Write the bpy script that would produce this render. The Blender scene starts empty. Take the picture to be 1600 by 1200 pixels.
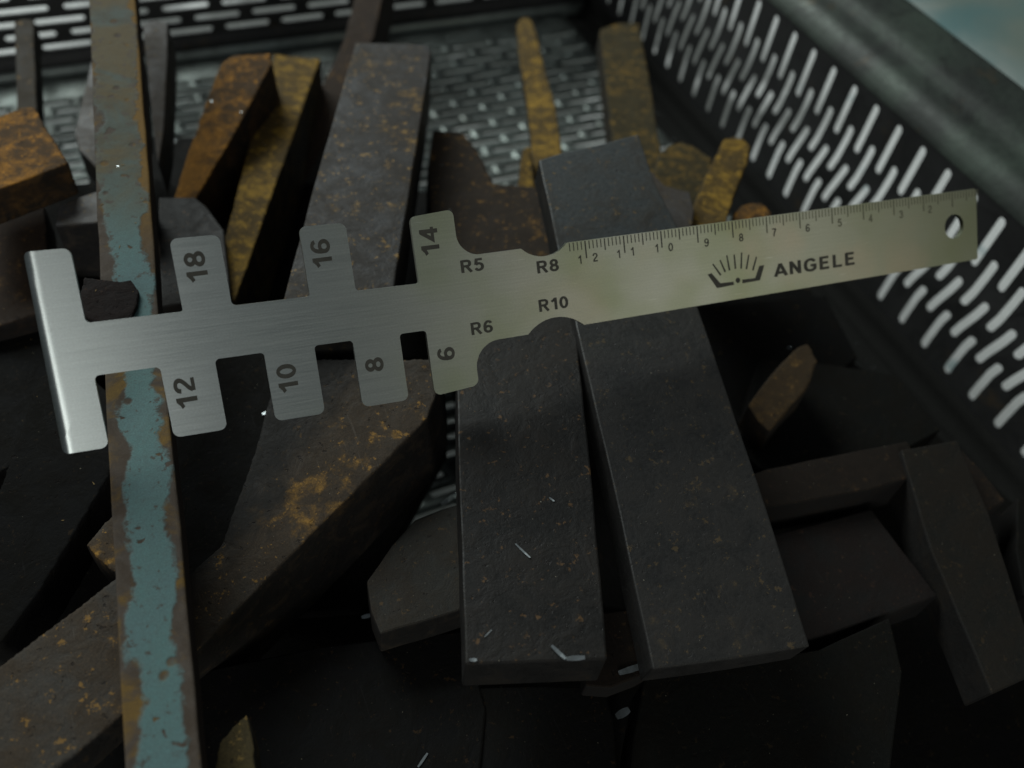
import bpy, bmesh, math, random
from mathutils import Vector, Matrix, noise
MM = 0.001
scene = bpy.context.scene
COL = scene.collection

# ------------------------------------------------------------------ camera
cam_data = bpy.data.cameras.new("camera")
cam = bpy.data.objects.new("camera", cam_data)
COL.objects.link(cam)
cam_rot = Matrix(((0.91518836, 0.24289509, -0.32160885),
                  (-0.38975718, 0.73648122, -0.55288765),
                  (0.10256518, 0.63134569, 0.76868914)))
cam.matrix_world = cam_rot.to_4x4()
cam_data.sensor_width = 36.0
cam_data.lens = 1349.035 / 1600.0 * 36.0
cam_data.clip_start = 0.01
cam_data.clip_end = 50.0
cam_data.dof.use_dof = True
cam_data.dof.focus_distance = 0.188
cam_data.dof.aperture_fstop = 11.0
scene.camera = cam

# ------------------------------------------------------------------ world and lamps
world = bpy.data.worlds.new("World")
scene.world = world
world.use_nodes = True
bg = world.node_tree.nodes["Background"]
bg.inputs[0].default_value = (0.80, 0.92, 1.0, 1)
bg.inputs[1].default_value = 0.08

def lamp(name, loc, aim, size, power, col, size_y=None):
    l = bpy.data.lights.new(name, 'AREA')
    l.shape = 'RECTANGLE'; l.size = size; l.size_y = size_y or size
    l.energy = power; l.color = col
    o = bpy.data.objects.new(name, l); COL.objects.link(o)
    o.location = loc
    d = Vector(aim) - Vector(loc)
    o.rotation_euler = d.to_track_quat('-Z', 'Y').to_euler()
    return o
lamp("hall_light", (-0.25, 1.70, 0.98), (0.1, 0.2, -0.2), 1.1, 30, (0.92, 1.0, 0.97), 0.8)
lamp("front_left_fill", (-0.66, -1.02, 0.44), (0.0, 0.12, -0.14), 0.65, 4.9, (0.97, 1.0, 0.97), 0.5)  # added fill for the gauge's reflection from front left; no known lamp
lamp("front_right_fill", (0.80, -1.00, 0.42), (0.15, 0.12, -0.14), 0.8, 1.25, (1.0, 0.98, 0.74))  # added weak warm fill, reflected by the gauge's right end; no known lamp
scene.view_settings.view_transform = 'Standard'
scene.view_settings.look = 'None'
scene.view_settings.exposure = 0.0
scene.view_settings.gamma = 1.0

# ------------------------------------------------------------------ material helpers
def new_mat(name):
    m = bpy.data.materials.new(name); m.use_nodes = True
    nt = m.node_tree
    for n in list(nt.nodes): nt.nodes.remove(n)
    out = nt.nodes.new('ShaderNodeOutputMaterial')
    b = nt.nodes.new('ShaderNodeBsdfPrincipled')
    nt.links.new(b.outputs[0], out.inputs[0])
    return m, nt, b
class G:
    def __init__(s, nt):
        s.nt = nt
        s.tc = nt.nodes.new('ShaderNodeTexCoord').outputs['Object']
    def lk(s, a, i):
        if isinstance(a, (int, float)): i.default_value = a
        elif isinstance(a, tuple): i.default_value = a if len(a) == 4 else (*a, 1)
        else: s.nt.links.new(a, i)
    def mapping(s, scale=(1, 1, 1), loc=(0, 0, 0), rot=(0, 0, 0)):
        n = s.nt.nodes.new('ShaderNodeMapping')
        n.inputs['Scale'].default_value = scale; n.inputs['Location'].default_value = loc; n.inputs['Rotation'].default_value = rot
        s.nt.links.new(s.tc, n.inputs['Vector']); return n.outputs[0]
    def noise(s, scale, detail=4, rough=0.55, vec=None, dist=0.0, color=False):
        n = s.nt.nodes.new('ShaderNodeTexNoise')
        n.inputs['Scale'].default_value = scale; n.inputs['Detail'].default_value = detail
        n.inputs['Roughness'].default_value = rough; n.inputs['Distortion'].default_value = dist
        s.nt.links.new(vec if vec is not None else s.tc, n.inputs['Vector'])
        return n.outputs['Color' if color else 'Fac']
    def voro(s, scale, vec=None):
        n = s.nt.nodes.new('ShaderNodeTexVoronoi'); n.inputs['Scale'].default_value = scale
        s.nt.links.new(vec if vec is not None else s.tc, n.inputs['Vector']); return n.outputs['Distance']
    def step(s, v, lo, hi):
        n = s.nt.nodes.new('ShaderNodeMapRange'); n.interpolation_type = 'SMOOTHSTEP'
        s.nt.links.new(v, n.inputs['Value']); n.inputs['From Min'].default_value = lo; n.inputs['From Max'].default_value = hi
        return n.outputs[0]
    def rng(s, v, lo, hi, a, b):
        n = s.nt.nodes.new('ShaderNodeMapRange')
        s.nt.links.new(v, n.inputs['Value'])
        for k, x in zip(('From Min', 'From Max', 'To Min', 'To Max'), (lo, hi, a, b)): n.inputs[k].default_value = x
        return n.outputs[0]
    def math(s, op, a, b=0.0, c=0.0):
        n = s.nt.nodes.new('ShaderNodeMath'); n.operation = op
        s.lk(a, n.inputs[0]); s.lk(b, n.inputs[1]); s.lk(c, n.inputs[2]); return n.outputs[0]
    def mix(s, f, a, b):
        n = s.nt.nodes.new('ShaderNodeMix'); n.data_type = 'RGBA'
        s.lk(f, n.inputs['Factor']); s.lk(a, n.inputs['A']); s.lk(b, n.inputs['B']); return n.outputs['Result']
    def bump(s, h, strength, dist, nrm=None):
        n = s.nt.nodes.new('ShaderNodeBump'); n.inputs['Strength'].default_value = strength; n.inputs['Distance'].default_value = dist
        s.nt.links.new(h, n.inputs['Height'])
        if nrm is not None: s.nt.links.new(nrm, n.inputs['Normal'])
        return n.outputs[0]
    def sep(s):
        n = s.nt.nodes.new('ShaderNodeSeparateXYZ'); s.nt.links.new(s.tc, n.inputs[0]); return n.outputs
    def rnd(s, lo=-1.0, hi=1.0):
        n = s.nt.nodes.new('ShaderNodeObjectInfo'); return s.rng(n.outputs['Random'], 0, 1, lo, hi)

def steel(name, base, rust, bright, cover, spots, rough=0.55, spec=0.5, metal=0.0, bump=0.5, seed=0.0, band=None):
    """steel with mill scale (base), patchy dark rust (rust) over a share `cover`, bright rust spots over a share `spots`"""
    m, nt, b = new_mat(name); g = G(nt)
    v = g.mapping(loc=(seed, seed * 1.7, -seed * .6))
    big = g.noise(38, 5, .6, v); mid = g.noise(150, 6, .65, v, .6); fine = g.noise(900, 4, .7, v); grain = g.noise(3200, 2, .6, v); sp = g.noise(210, 6, .66, v, .25)
    t = 0.62 - 0.27 * cover
    rm = g.step(g.math('ADD', g.math('MULTIPLY', big, .5), g.math('MULTIPLY', mid, .5)), t - .13, t + .13)
    c = g.mix(g.rng(fine, .3, .7, 0, 1), tuple(x * .72 for x in base), tuple(min(1, x * 1.25) for x in base))
    c = g.mix(g.math('MULTIPLY', g.rng(big, .3, .7, 0, 1), .30), c, tuple(x * .6 for x in base))
    r1 = g.mix(g.rng(fine, .3, .7, 0, 1), tuple(x * .6 for x in rust), tuple(x * 1.3 for x in rust))
    r1 = g.mix(g.rng(mid, .38, .62, 0, 1), r1, tuple(x * .7 for x in rust))
    c = g.mix(rm, c, r1)
    ts = 0.70 - 0.26 * spots
    sm = g.step(g.math('ADD', g.math('MULTIPLY', sp, .55), g.math('MULTIPLY', big, .45)), ts - .06, ts + .09)
    r2 = g.mix(g.rng(fine, .3, .7, 0, 1), tuple(x * .7 for x in bright), tuple(min(1, x * 1.25) for x in bright))
    c = g.mix(sm, c, r2)
    c = g.mix(g.rng(grain, .32, .68, .45, 0), c, (.004, .004, .004))
    pit = g.step(g.noise(520, 3, .6, v), .64, .70)
    c = g.mix(g.math('MULTIPLY', pit, .65), c, (.012, .009, .008))
    fk = g.step(g.math('ADD', g.noise(620, 3, .7, v), g.math('MULTIPLY', g.math('SUBTRACT', sp, .5), .7)), .64 - .06 * spots, .72 - .06 * spots)
    c = g.mix(g.math('MULTIPLY', fk, min(1, .35 + spots)), c, tuple(min(1, x * 1.15) for x in bright))
    scr = g.step(g.noise(1, 3, .6, g.mapping(scale=(1400, 70, 400), loc=(seed, 0, 0), rot=(0, 0, .5 + seed % 1.3))), .66, .72)
    c = g.mix(g.math('MULTIPLY', scr, .30), c, tuple(min(1, x * 2.2 + .01) for x in base))
    # pale grit and dust flecks
    fl = g.step(g.noise(1500, 2, .5, v), .74, .79)
    c = g.mix(g.math('MULTIPLY', fl, .55), c, (.42, .38, .28))
    if band:            # rust seen in a band along one edge, the shadow beyond painted near black
        S = g.sep(); nx, ny, off, wid = band
        dd = g.math('SUBTRACT', g.math('ADD', g.math('MULTIPLY', S[0], nx), g.math('MULTIPLY', S[1], ny)), off)
        tt = g.math('SUBTRACT', g.math('MULTIPLY', S[0], -ny), g.math('MULTIPLY', S[1], -nx))
        dd = g.math('ADD', g.math('ADD', dd, g.math('MULTIPLY', tt, .20)), g.math('MULTIPLY', g.math('SUBTRACT', big, .5), .020))
        dd = g.math('ADD', dd, g.math('MULTIPLY', g.math('SUBTRACT', mid, .5), .012))
        c = g.mix(g.math('MULTIPLY', g.step(dd, wid - .003, wid + .006), .93), c, (.010, .0095, .009))
    # sheared sides and ends: dark scale plus painted shade, with a little of the same rust
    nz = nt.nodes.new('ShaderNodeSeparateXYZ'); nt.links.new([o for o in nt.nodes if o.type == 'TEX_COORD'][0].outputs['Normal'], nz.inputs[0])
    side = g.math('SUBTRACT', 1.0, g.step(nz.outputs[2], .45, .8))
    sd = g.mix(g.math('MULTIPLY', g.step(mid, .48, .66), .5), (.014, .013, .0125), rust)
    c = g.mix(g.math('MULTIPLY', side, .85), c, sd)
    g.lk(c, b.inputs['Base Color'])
    ru = g.math('MAXIMUM', rm, sm)
    g.lk(g.math('ADD', g.rng(fine, .3, .7, rough - .06, rough + .08), g.math('MULTIPLY', ru, (.85 - rough) * .6)), b.inputs['Roughness'])
    g.lk(g.math('MULTIPLY', g.math('SUBTRACT', 1.0, ru), metal), b.inputs['Metallic'])
    b.inputs['Specular IOR Level'].default_value = spec * .7
    h = g.math('ADD', g.math('MULTIPLY', mid, .5), g.math('MULTIPLY', fine, .35))
    h = g.math('ADD', h, g.math('MULTIPLY', ru, .35)); h = g.math('SUBTRACT', h, g.math('MULTIPLY', pit, .5))
    g.lk(g.bump(h, bump, .0006), b.inputs['Normal'])
    return m

OR = (.32, .145, .022); OC = (.34, .20, .030); BR = (.050, .030, .018)
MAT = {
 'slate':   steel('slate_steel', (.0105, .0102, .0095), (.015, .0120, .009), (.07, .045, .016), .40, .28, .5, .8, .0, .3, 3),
 'palecut': steel('pale_blue_grey_steel', (.070, .080, .082), (.050, .042, .030), (.20, .12, .035), .34, .22, .5, .7, .15, .3, 5),
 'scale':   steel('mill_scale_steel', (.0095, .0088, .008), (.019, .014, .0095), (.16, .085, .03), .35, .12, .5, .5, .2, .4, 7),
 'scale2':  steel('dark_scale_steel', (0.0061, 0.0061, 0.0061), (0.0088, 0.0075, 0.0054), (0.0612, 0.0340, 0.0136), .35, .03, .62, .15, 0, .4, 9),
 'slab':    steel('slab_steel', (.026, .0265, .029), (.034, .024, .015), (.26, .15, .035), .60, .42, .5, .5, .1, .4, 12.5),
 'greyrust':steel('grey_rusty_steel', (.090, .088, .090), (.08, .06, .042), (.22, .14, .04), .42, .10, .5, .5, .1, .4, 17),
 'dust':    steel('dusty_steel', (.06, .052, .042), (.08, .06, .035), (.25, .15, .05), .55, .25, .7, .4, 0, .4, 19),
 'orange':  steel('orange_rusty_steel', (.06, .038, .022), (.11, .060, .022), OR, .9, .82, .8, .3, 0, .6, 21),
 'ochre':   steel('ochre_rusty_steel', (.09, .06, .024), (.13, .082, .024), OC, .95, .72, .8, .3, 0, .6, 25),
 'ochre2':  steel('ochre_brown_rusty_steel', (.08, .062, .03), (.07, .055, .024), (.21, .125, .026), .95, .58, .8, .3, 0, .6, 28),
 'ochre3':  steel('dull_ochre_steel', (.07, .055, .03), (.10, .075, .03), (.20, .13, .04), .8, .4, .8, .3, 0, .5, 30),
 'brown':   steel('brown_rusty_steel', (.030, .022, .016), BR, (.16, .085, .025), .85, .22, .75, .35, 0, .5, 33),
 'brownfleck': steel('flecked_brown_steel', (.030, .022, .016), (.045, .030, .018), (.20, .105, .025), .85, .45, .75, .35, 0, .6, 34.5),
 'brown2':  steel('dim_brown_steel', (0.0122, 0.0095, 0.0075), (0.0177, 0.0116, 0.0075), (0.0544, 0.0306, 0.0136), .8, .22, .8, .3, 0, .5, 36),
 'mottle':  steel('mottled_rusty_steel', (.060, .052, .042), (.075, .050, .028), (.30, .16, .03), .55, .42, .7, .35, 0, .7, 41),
 'banded':  steel('part_shaded_rusty_steel', (.050, .042, .034), (.062, .044, .028), (.25, .135, .03), .62, .34, .7, .35, 0, .7, 41, (-.4695, .8829, -.01090, .0130)),
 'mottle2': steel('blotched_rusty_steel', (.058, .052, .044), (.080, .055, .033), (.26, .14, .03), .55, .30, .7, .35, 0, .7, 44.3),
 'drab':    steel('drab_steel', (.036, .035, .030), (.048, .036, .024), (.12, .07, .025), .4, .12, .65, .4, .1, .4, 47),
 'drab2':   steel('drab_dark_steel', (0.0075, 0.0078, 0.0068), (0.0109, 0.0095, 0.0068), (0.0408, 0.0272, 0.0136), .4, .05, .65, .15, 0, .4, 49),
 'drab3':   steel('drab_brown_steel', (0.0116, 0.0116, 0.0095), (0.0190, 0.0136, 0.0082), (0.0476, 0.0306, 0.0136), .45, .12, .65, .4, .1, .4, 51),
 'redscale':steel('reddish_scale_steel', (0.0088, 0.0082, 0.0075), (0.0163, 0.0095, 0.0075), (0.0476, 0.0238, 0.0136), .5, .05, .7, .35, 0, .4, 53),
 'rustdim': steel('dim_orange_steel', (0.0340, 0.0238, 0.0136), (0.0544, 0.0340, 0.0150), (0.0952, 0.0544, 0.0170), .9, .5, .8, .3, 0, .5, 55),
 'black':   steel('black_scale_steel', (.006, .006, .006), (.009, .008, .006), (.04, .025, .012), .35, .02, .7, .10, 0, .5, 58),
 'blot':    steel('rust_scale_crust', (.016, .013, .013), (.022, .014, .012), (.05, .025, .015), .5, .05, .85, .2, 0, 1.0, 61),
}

def teal_material():
    m, nt, b = new_mat('flaking_teal_paint'); g = G(nt)
    X, Y, Z = g.sep()[:3]      # object space: X across the bar (-1..1 of half width), Y along it, in metres
    v = g.mapping(loc=(3.1, 1.2, 0))
    big = g.noise(55, 5, .6, v); mid = g.noise(170, 6, .62, v, .5); fine = g.noise(900, 4, .7, v)
    far = g.step(Y, -.002, .045)         # the far half is greyer, weathered, and keeps paint nearly to its left edge
    cen = g.math('ADD', X, g.math('SUBTRACT', g.math('MULTIPLY', far, .0012), .0002))
    ax = g.math('ABSOLUTE', cen)
    lim = g.math('ADD', g.math('MULTIPLY', g.math('SUBTRACT', mid, .5), .0050), g.math('MULTIPLY', g.math('SUBTRACT', big, .5), .0120))
    lim = g.math('ADD', lim, .0035)
    lim = g.math('ADD', lim, g.math('MULTIPLY', far, .0022))
    paint = g.step(g.math('SUBTRACT', lim, ax), -.0004, .0006)
    chips = g.step(g.noise(230, 3, .6, v, .4), .66, .69)
    paint = g.math('MULTIPLY', paint, g.math('SUBTRACT', 1.0, chips))
    pits = g.math('MULTIPLY', g.math('SUBTRACT', 1.0, g.step(g.math('ADD', g.voro(170, v), g.math('MULTIPLY', mid, .25)), .27, .36)), g.step(g.noise(48, 3, .5, v), .50, .56))
    paint = g.math('MULTIPLY', paint, g.math('SUBTRACT', 1.0, pits))
    pc = g.mix(g.rng(fine, .3, .7, 0, 1), (.108, .210, .205), (.138, .252, .248))
    pc = g.mix(g.math('MULTIPLY', g.rng(big, .4, .65, 0, 1), .5), pc, (.13, .21, .225))
    top = g.step(Y, .012, .055)
    pc = g.mix(g.math('MULTIPLY', far, .45), pc, (.105, .135, .125))
    grey = g.math('MULTIPLY', top, g.rng(mid, .38, .62, .6, 1.0))
    pc = g.mix(grey, pc, (.072, .074, .050))
    och = g.math('MULTIPLY', top, g.step(g.noise(60, 5, .6, v, .8), .38, .58))
    pc = g.mix(g.math('MULTIPLY', och, .75), pc, (.135, .090, .026))
    rc = g.mix(g.rng(mid, .35, .65, 0, 1), (.075, .055, .040), (.115, .095, .080))
    rc = g.mix(g.step(g.noise(100, 5, .62, v, .6), .50, .66), rc, (.19, .115, .032))
    rc = g.mix(g.math('MULTIPLY', far, g.step(X, .0022, .0030)), rc, (.22, .125, .030))
    c = g.mix(paint, rc, pc)
    rim = g.math('MULTIPLY', paint, g.math('SUBTRACT', 1.0, g.step(g.math('SUBTRACT', lim, ax), .0002, .0008)))
    c = g.mix(g.math('MULTIPLY', rim, .35), c, (.17, .20, .20))
    frz = g.math('MULTIPLY', g.step(g.math('ADD', g.noise(420, 4, .7, v), g.math('MULTIPLY', ax, 22.0)), .62, .70), paint)
    c = g.mix(g.math('MULTIPLY', frz, .8), c, (.085, .065, .05))
    c = g.mix(g.rng(g.noise(3000, 2, .6, v), .32, .68, .3, 0), c, (.02, .02, .018))
    c = g.mix(g.rng(fine, .35, .7, 0, .3), c, (.05, .04, .03))
    side = g.step(Z, -.0012, -.0006)     # top sheet only: the sides of the bar are bare rust brown
    c = g.mix(side, (.022, .016, .014), c)
    g.lk(c, b.inputs['Base Color'])
    g.lk(g.math('SUBTRACT', .85, g.math('MULTIPLY', paint, .12)), b.inputs['Roughness']); b.inputs['Specular IOR Level'].default_value = .2
    h = g.math('ADD', g.math('MULTIPLY', paint, .5), g.math('MULTIPLY', mid, .5)); h = g.math('ADD', h, g.math('MULTIPLY', fine, .25))
    g.lk(g.bump(h, .5, .0005), b.inputs['Normal'])
    return m
MAT['teal'] = teal_material()

def brushed_material():
    m, nt, b = new_mat('brushed_stainless'); g = G(nt)
    st = g.noise(1, 5, .7, g.mapping(scale=(60, 2600, 60)))
    st2 = g.noise(1, 3, .6, g.mapping(scale=(14, 600, 14), loc=(.3, .1, 0)))
    grain = g.noise(2600, 2, .6); cl = g.noise(30, 3, .5); cl2 = g.noise(34, 3, .5, g.mapping(loc=(4, 2, 0)))
    X = g.sep()[0]
    c = g.mix(g.rng(st, .3, .7, 0, 1), (.47, .48, .46), (.60, .61, .585))
    green_refl = g.math('MULTIPLY', g.step(cl, .38, .72), g.step(X, -.215, -.13))
    c = g.mix(g.math('MULTIPLY', green_refl, .62), c, (.37, .44, .17))       # greenish reflections of the surroundings, painted into the steel colour
    c = g.mix(g.math('MULTIPLY', g.step(X, -.10, -.01), .7), c, (.33, .345, .23))  # painted reflection again, more olive towards the ruler end
    pink_refl = g.math('MULTIPLY', g.step(cl2, .52, .68), g.step(X, -.16, -.09))
    c = g.mix(g.math('MULTIPLY', pink_refl, .35), c, (.60, .47, .36))  # pinkish reflections, likewise painted into the colour
    cool_tint = g.math('SUBTRACT', 1.0, g.step(X, -.200, -.130))
    c = g.mix(g.math('MULTIPLY', cool_tint, .30), c, (.46, .56, .55))  # cooler tint over the toothed end
    c = g.mix(g.rng(grain, .35, .65, 0, .22), c, (.30, .30, .28))
    sc = g.step(g.noise(1, 2, .5, g.mapping(scale=(90, 1500, 60), loc=(.9, .4, 0))), .72, .76)
    c = g.mix(g.math('MULTIPLY', sc, .5), c, (.75, .75, .74))
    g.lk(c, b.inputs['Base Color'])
    b.inputs['Metallic'].default_value = 1.0
    g.lk(g.math('ADD', g.rng(st, .3, .7, .33, .41), g.math('MULTIPLY', green_refl, .06)), b.inputs['Roughness'])
    b.inputs['Anisotropic'].default_value = 0.55
    cv = nt.nodes.new('ShaderNodeCombineXYZ'); cv.inputs[1].default_value = 1.0       # across the brushing
    vt = nt.nodes.new('ShaderNodeVectorTransform'); vt.vector_type = 'VECTOR'; vt.convert_from = 'OBJECT'; vt.convert_to = 'WORLD'
    nt.links.new(cv.outputs[0], vt.inputs[0]); nt.links.new(vt.outputs[0], b.inputs['Tangent'])
    h = g.math('ADD', g.math('MULTIPLY', st, .6), g.math('MULTIPLY', st2, .4))
    g.lk(g.bump(h, .22, .00012), b.inputs['Normal'])
    return m
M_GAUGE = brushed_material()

def flat_mat(name, col, rough=.7, metal=0.0, var=.2):
    m, nt, b = new_mat(name); g = G(nt)
    n = g.noise(700, 3, .6)
    g.lk(g.mix(g.rng(n, .3, .7, 0, 1), tuple(x * (1 - var) for x in col), tuple(min(1, x * (1 + var)) for x in col)), b.inputs['Base Color'])
    b.inputs['Roughness'].default_value = rough; b.inputs['Metallic'].default_value = metal
    return m
M_INK = flat_mat('etched_black', (.058, .055, .045), .8)
M_INK2 = flat_mat('worn_etching', (.115, .112, .075), .7)
M_CHIP = flat_mat('bright_shaving_and_slot_light', (.50, .54, .55), .35, 1.0)

def tray_material(name, dark, pale, rough, metal):
    m, nt, b = new_mat(name); g = G(nt)
    a = g.noise(30, 5, .6); f = g.noise(420, 4, .7); d = g.noise(90, 5, .65, None, 1.0)
    c = g.mix(g.rng(a, .35, .65, 0, 1), dark, pale)
    c = g.mix(g.math('MULTIPLY', g.step(d, .52, .68), .5), c, tuple(x * .35 for x in dark))
    c = g.mix(g.math('MULTIPLY', g.step(g.noise(60, 5, .65, g.mapping(loc=(5, 3, 1))), .60, .72), .5), c, (.07, .045, .02))
    g.lk(c, b.inputs['Base Color'])
    b.inputs['Metallic'].default_value = metal
    g.lk(g.rng(f, .3, .7, rough - .08, rough + .12), b.inputs['Roughness'])
    g.lk(g.bump(g.math('ADD', g.math('MULTIPLY', f, .3), d), .3, .0006), b.inputs['Normal'])
    return m
M_FLOOR = tray_material('galvanised_tray_floor', (.16, .175, .16), (.28, .32, .30), .34, .6)
M_WALL = tray_material('dark_tray_wall', (.016, .016, .016), (.028, .028, .028), .62, .15)
M_SKIRT = flat_mat('dark_tray_corner', (.012, .012, .011), .95)  # colour kept near black so the corner sheet catches no light
M_SKIRT.node_tree.nodes['Principled BSDF'].inputs['Specular IOR Level'].default_value = .12
M_RIM = tray_material('greasy_green_rim', (.030, .034, .030), (.060, .080, .062), .50, .45)

def ground_material():
    m, nt, b = new_mat('painted_concrete'); g = G(nt)
    a = g.noise(5, 5, .6); f = g.noise(160, 5, .7); d = g.noise(9, 4, .6, g.mapping(loc=(2, 7, 0)), .8)
    c = g.mix(g.rng(a, .35, .65, 0, 1), (.70, .71, .70), (.82, .83, .82))
    X = g.sep()[0]
    t = g.math('MULTIPLY', g.step(d, .30, .62), g.step(g.math('ADD', X, g.math('MULTIPLY', a, .12)), .60, .68))
    t = g.math('MAXIMUM', t, g.math('MULTIPLY', g.step(g.noise(26, 3, .5, g.mapping(loc=(1, 9, 0))), .63, .68), .6))
    c = g.mix(g.math('MULTIPLY', t, .85), c, (.09, .26, .29))
    c = g.mix(g.step(X, .56, .70), c, g.mix(t, (.17, .21, .18), (.10, .19, .19)))
    Y = g.sep()[1]
    dim_zone = g.math('MULTIPLY', g.step(X, -.06, .03), g.step(Y, .36, .42))  # ground colour darkened here to dim the view through the slots
    dim_zone = g.math('MULTIPLY', dim_zone, g.math('SUBTRACT', 1.0, g.step(X, .42, .50)))
    dim_zone = g.math('MULTIPLY', dim_zone, g.step(g.noise(11, 4, .6, g.mapping(loc=(6, 2, 0))), .34, .50))
    c = g.mix(g.math('MULTIPLY', dim_zone, .90), c, (.10, .105, .10))
    c = g.mix(g.rng(f, .3, .75, 0, .3), c, (.25, .25, .22))
    g.lk(c, b.inputs['Base Color']); b.inputs['Roughness'].default_value = .85; b.inputs['Specular IOR Level'].default_value = .1
    g.lk(g.bump(f, .3, .002), b.inputs['Normal'])
    return m
M_GROUND = ground_material()

# ------------------------------------------------------------------ object helpers
def link(name, me, mats, parent=None):
    o = bpy.data.objects.new(name, me); COL.objects.link(o)
    for m in (mats if isinstance(mats, list) else [mats]): me.materials.append(m)
    if parent: o.parent = parent
    return o
def tag(o, label=None, cat=None, group=None, kind=None):
    if label: o['label'] = label
    if cat: o['category'] = cat
    if group: o['group'] = group
    if kind: o['kind'] = kind
    return o
def smooth(me, on=True):
    me.polygons.foreach_set('use_smooth', [on] * len(me.polygons))

# ------------------------------------------------------------------ ground under the tray
bm = bmesh.new(); bmesh.ops.create_grid(bm, x_segments=40, y_segments=40, size=6)
for v in bm.verts: v.co.z = .0015 * noise.noise(v.co * 2)
me = bpy.data.meshes.new('ground'); bm.to_mesh(me); bm.free()
ground = link('ground', me, M_GROUND); ground.location = (0, 0, -.335); tag(ground, kind='structure')

# ------------------------------------------------------------------ slotted tray
PIT, HALF, ROW = 27.6, 13.8, 6.83
SL = 21.4                               # slot length
def slot_cell(SW):
    """one cell, long way along a (0..PIT), b (0..ROW), with a round ended slot in the middle: verts, faces"""
    bm = bmesh.new()
    outer = [(i * PIT / 4, 0) for i in range(5)] + [(PIT - i * PIT / 4, ROW) for i in range(5)]
    r = SW / 2; c0 = PIT / 2 - SL / 2 + r; c1 = PIT / 2 + SL / 2 - r; m = ROW / 2
    inner = [(c0, m - r), (PIT / 2 - 4, m - r), (PIT / 2 + 4, m - r), (c1, m - r)]
    inner += [(c1 + r * math.sin(a), m - r * math.cos(a)) for a in [math.pi * k / 5 for k in range(1, 5)]]
    inner += [(c1, m + r), (PIT / 2 + 4, m + r), (PIT / 2 - 4, m + r), (c0, m + r)]
    inner += [(c0 - r * math.sin(a), m + r * math.cos(a)) for a in [math.pi * k / 5 for k in range(1, 5)]]
    for ring in (outer, inner):
        vs = [bm.verts.new((x, y, 0)) for x, y in ring]
        for i in range(len(vs)): bm.edges.new((vs[i], vs[(i + 1) % len(vs)]))
    bmesh.ops.triangle_fill(bm, edges=bm.edges[:], use_beauty=True)
    bm.verts.index_update()
    V = [(v.co.x, v.co.y) for v in bm.verts]; F = [[v.index for v in f.verts] for f in bm.faces]
    bm.free(); return V, F
WIDE, NARROW = slot_cell(3.5), slot_cell(2.8)
def slotted_sheet(rows, mapf, CELL=NARROW):
    """rows: list of (b0, a_start, a_end, first cell offset or None for blank) in mm; mapf(a,b)->xyz mm"""
    V, F = [], []
    def blank(a0, a1, b0):
        k = max(1, round((a1 - a0) / (PIT / 4)))
        for i in range(k):
            n = len(V); x0 = a0 + (a1 - a0) * i / k; x1 = a0 + (a1 - a0) * (i + 1) / k
            V.extend([mapf(x0, b0), mapf(x1, b0), mapf(x1, b0 + ROW), mapf(x0, b0 + ROW)]); F.append((n, n + 1, n + 2, n + 3))
    for b0, a0, a1, off in rows:
        if off is None: blank(a0, a1, b0); continue
        a = a0 + off
        if off > .01: blank(a0, a, b0)
        while a + PIT <= a1 + .01:
            n = len(V)
            V.extend([mapf(a + x, b0 + y) for x, y in CELL[0]]); F.extend([tuple(n + i for i in f) for f in CELL[1]]); a += PIT
        if a1 - a > .01: blank(a, a1, b0)
    me = bpy.data.meshes.new('slotted'); me.from_pydata([tuple(c * MM for c in v) for v in V], [], F)
    bm = bmesh.new(); bm.from_mesh(me); bmesh.ops.remove_doubles(bm, verts=bm.verts, dist=1e-6)
    bmesh.ops.recalc_face_normals(bm, faces=bm.faces); bm.to_mesh(me); bm.free()
    return me
tray = bpy.data.objects.new('slotted_tray', None); COL.objects.link(tray); tray.location = (0, .13, -.25)
tag(tray, 'open metal tray with staggered slots in floor and walls, holding the rusty steel', 'metal tray')
TI = Matrix.Translation((0, -.13, .25))
def tray_part(name, me, mat, th=1.4, off=-1.0, label=None):
    me.name = name; me.transform(TI)
    o = link(name, me, mat, tray)
    if th:
        s = o.modifiers.new('thickness', 'SOLIDIFY'); s.thickness = th * MM; s.offset = off
    if label: o['label'] = label
    return o
XR, XL, YB, YF, ZT, ZB = 260.0, -262.0, 428.0, -165.0, -168.6, -250.0
def sstep(x, a, b):
    t = min(1, max(0, (x - a) / (b - a))); return t * t * (3 - 2 * t)
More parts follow.
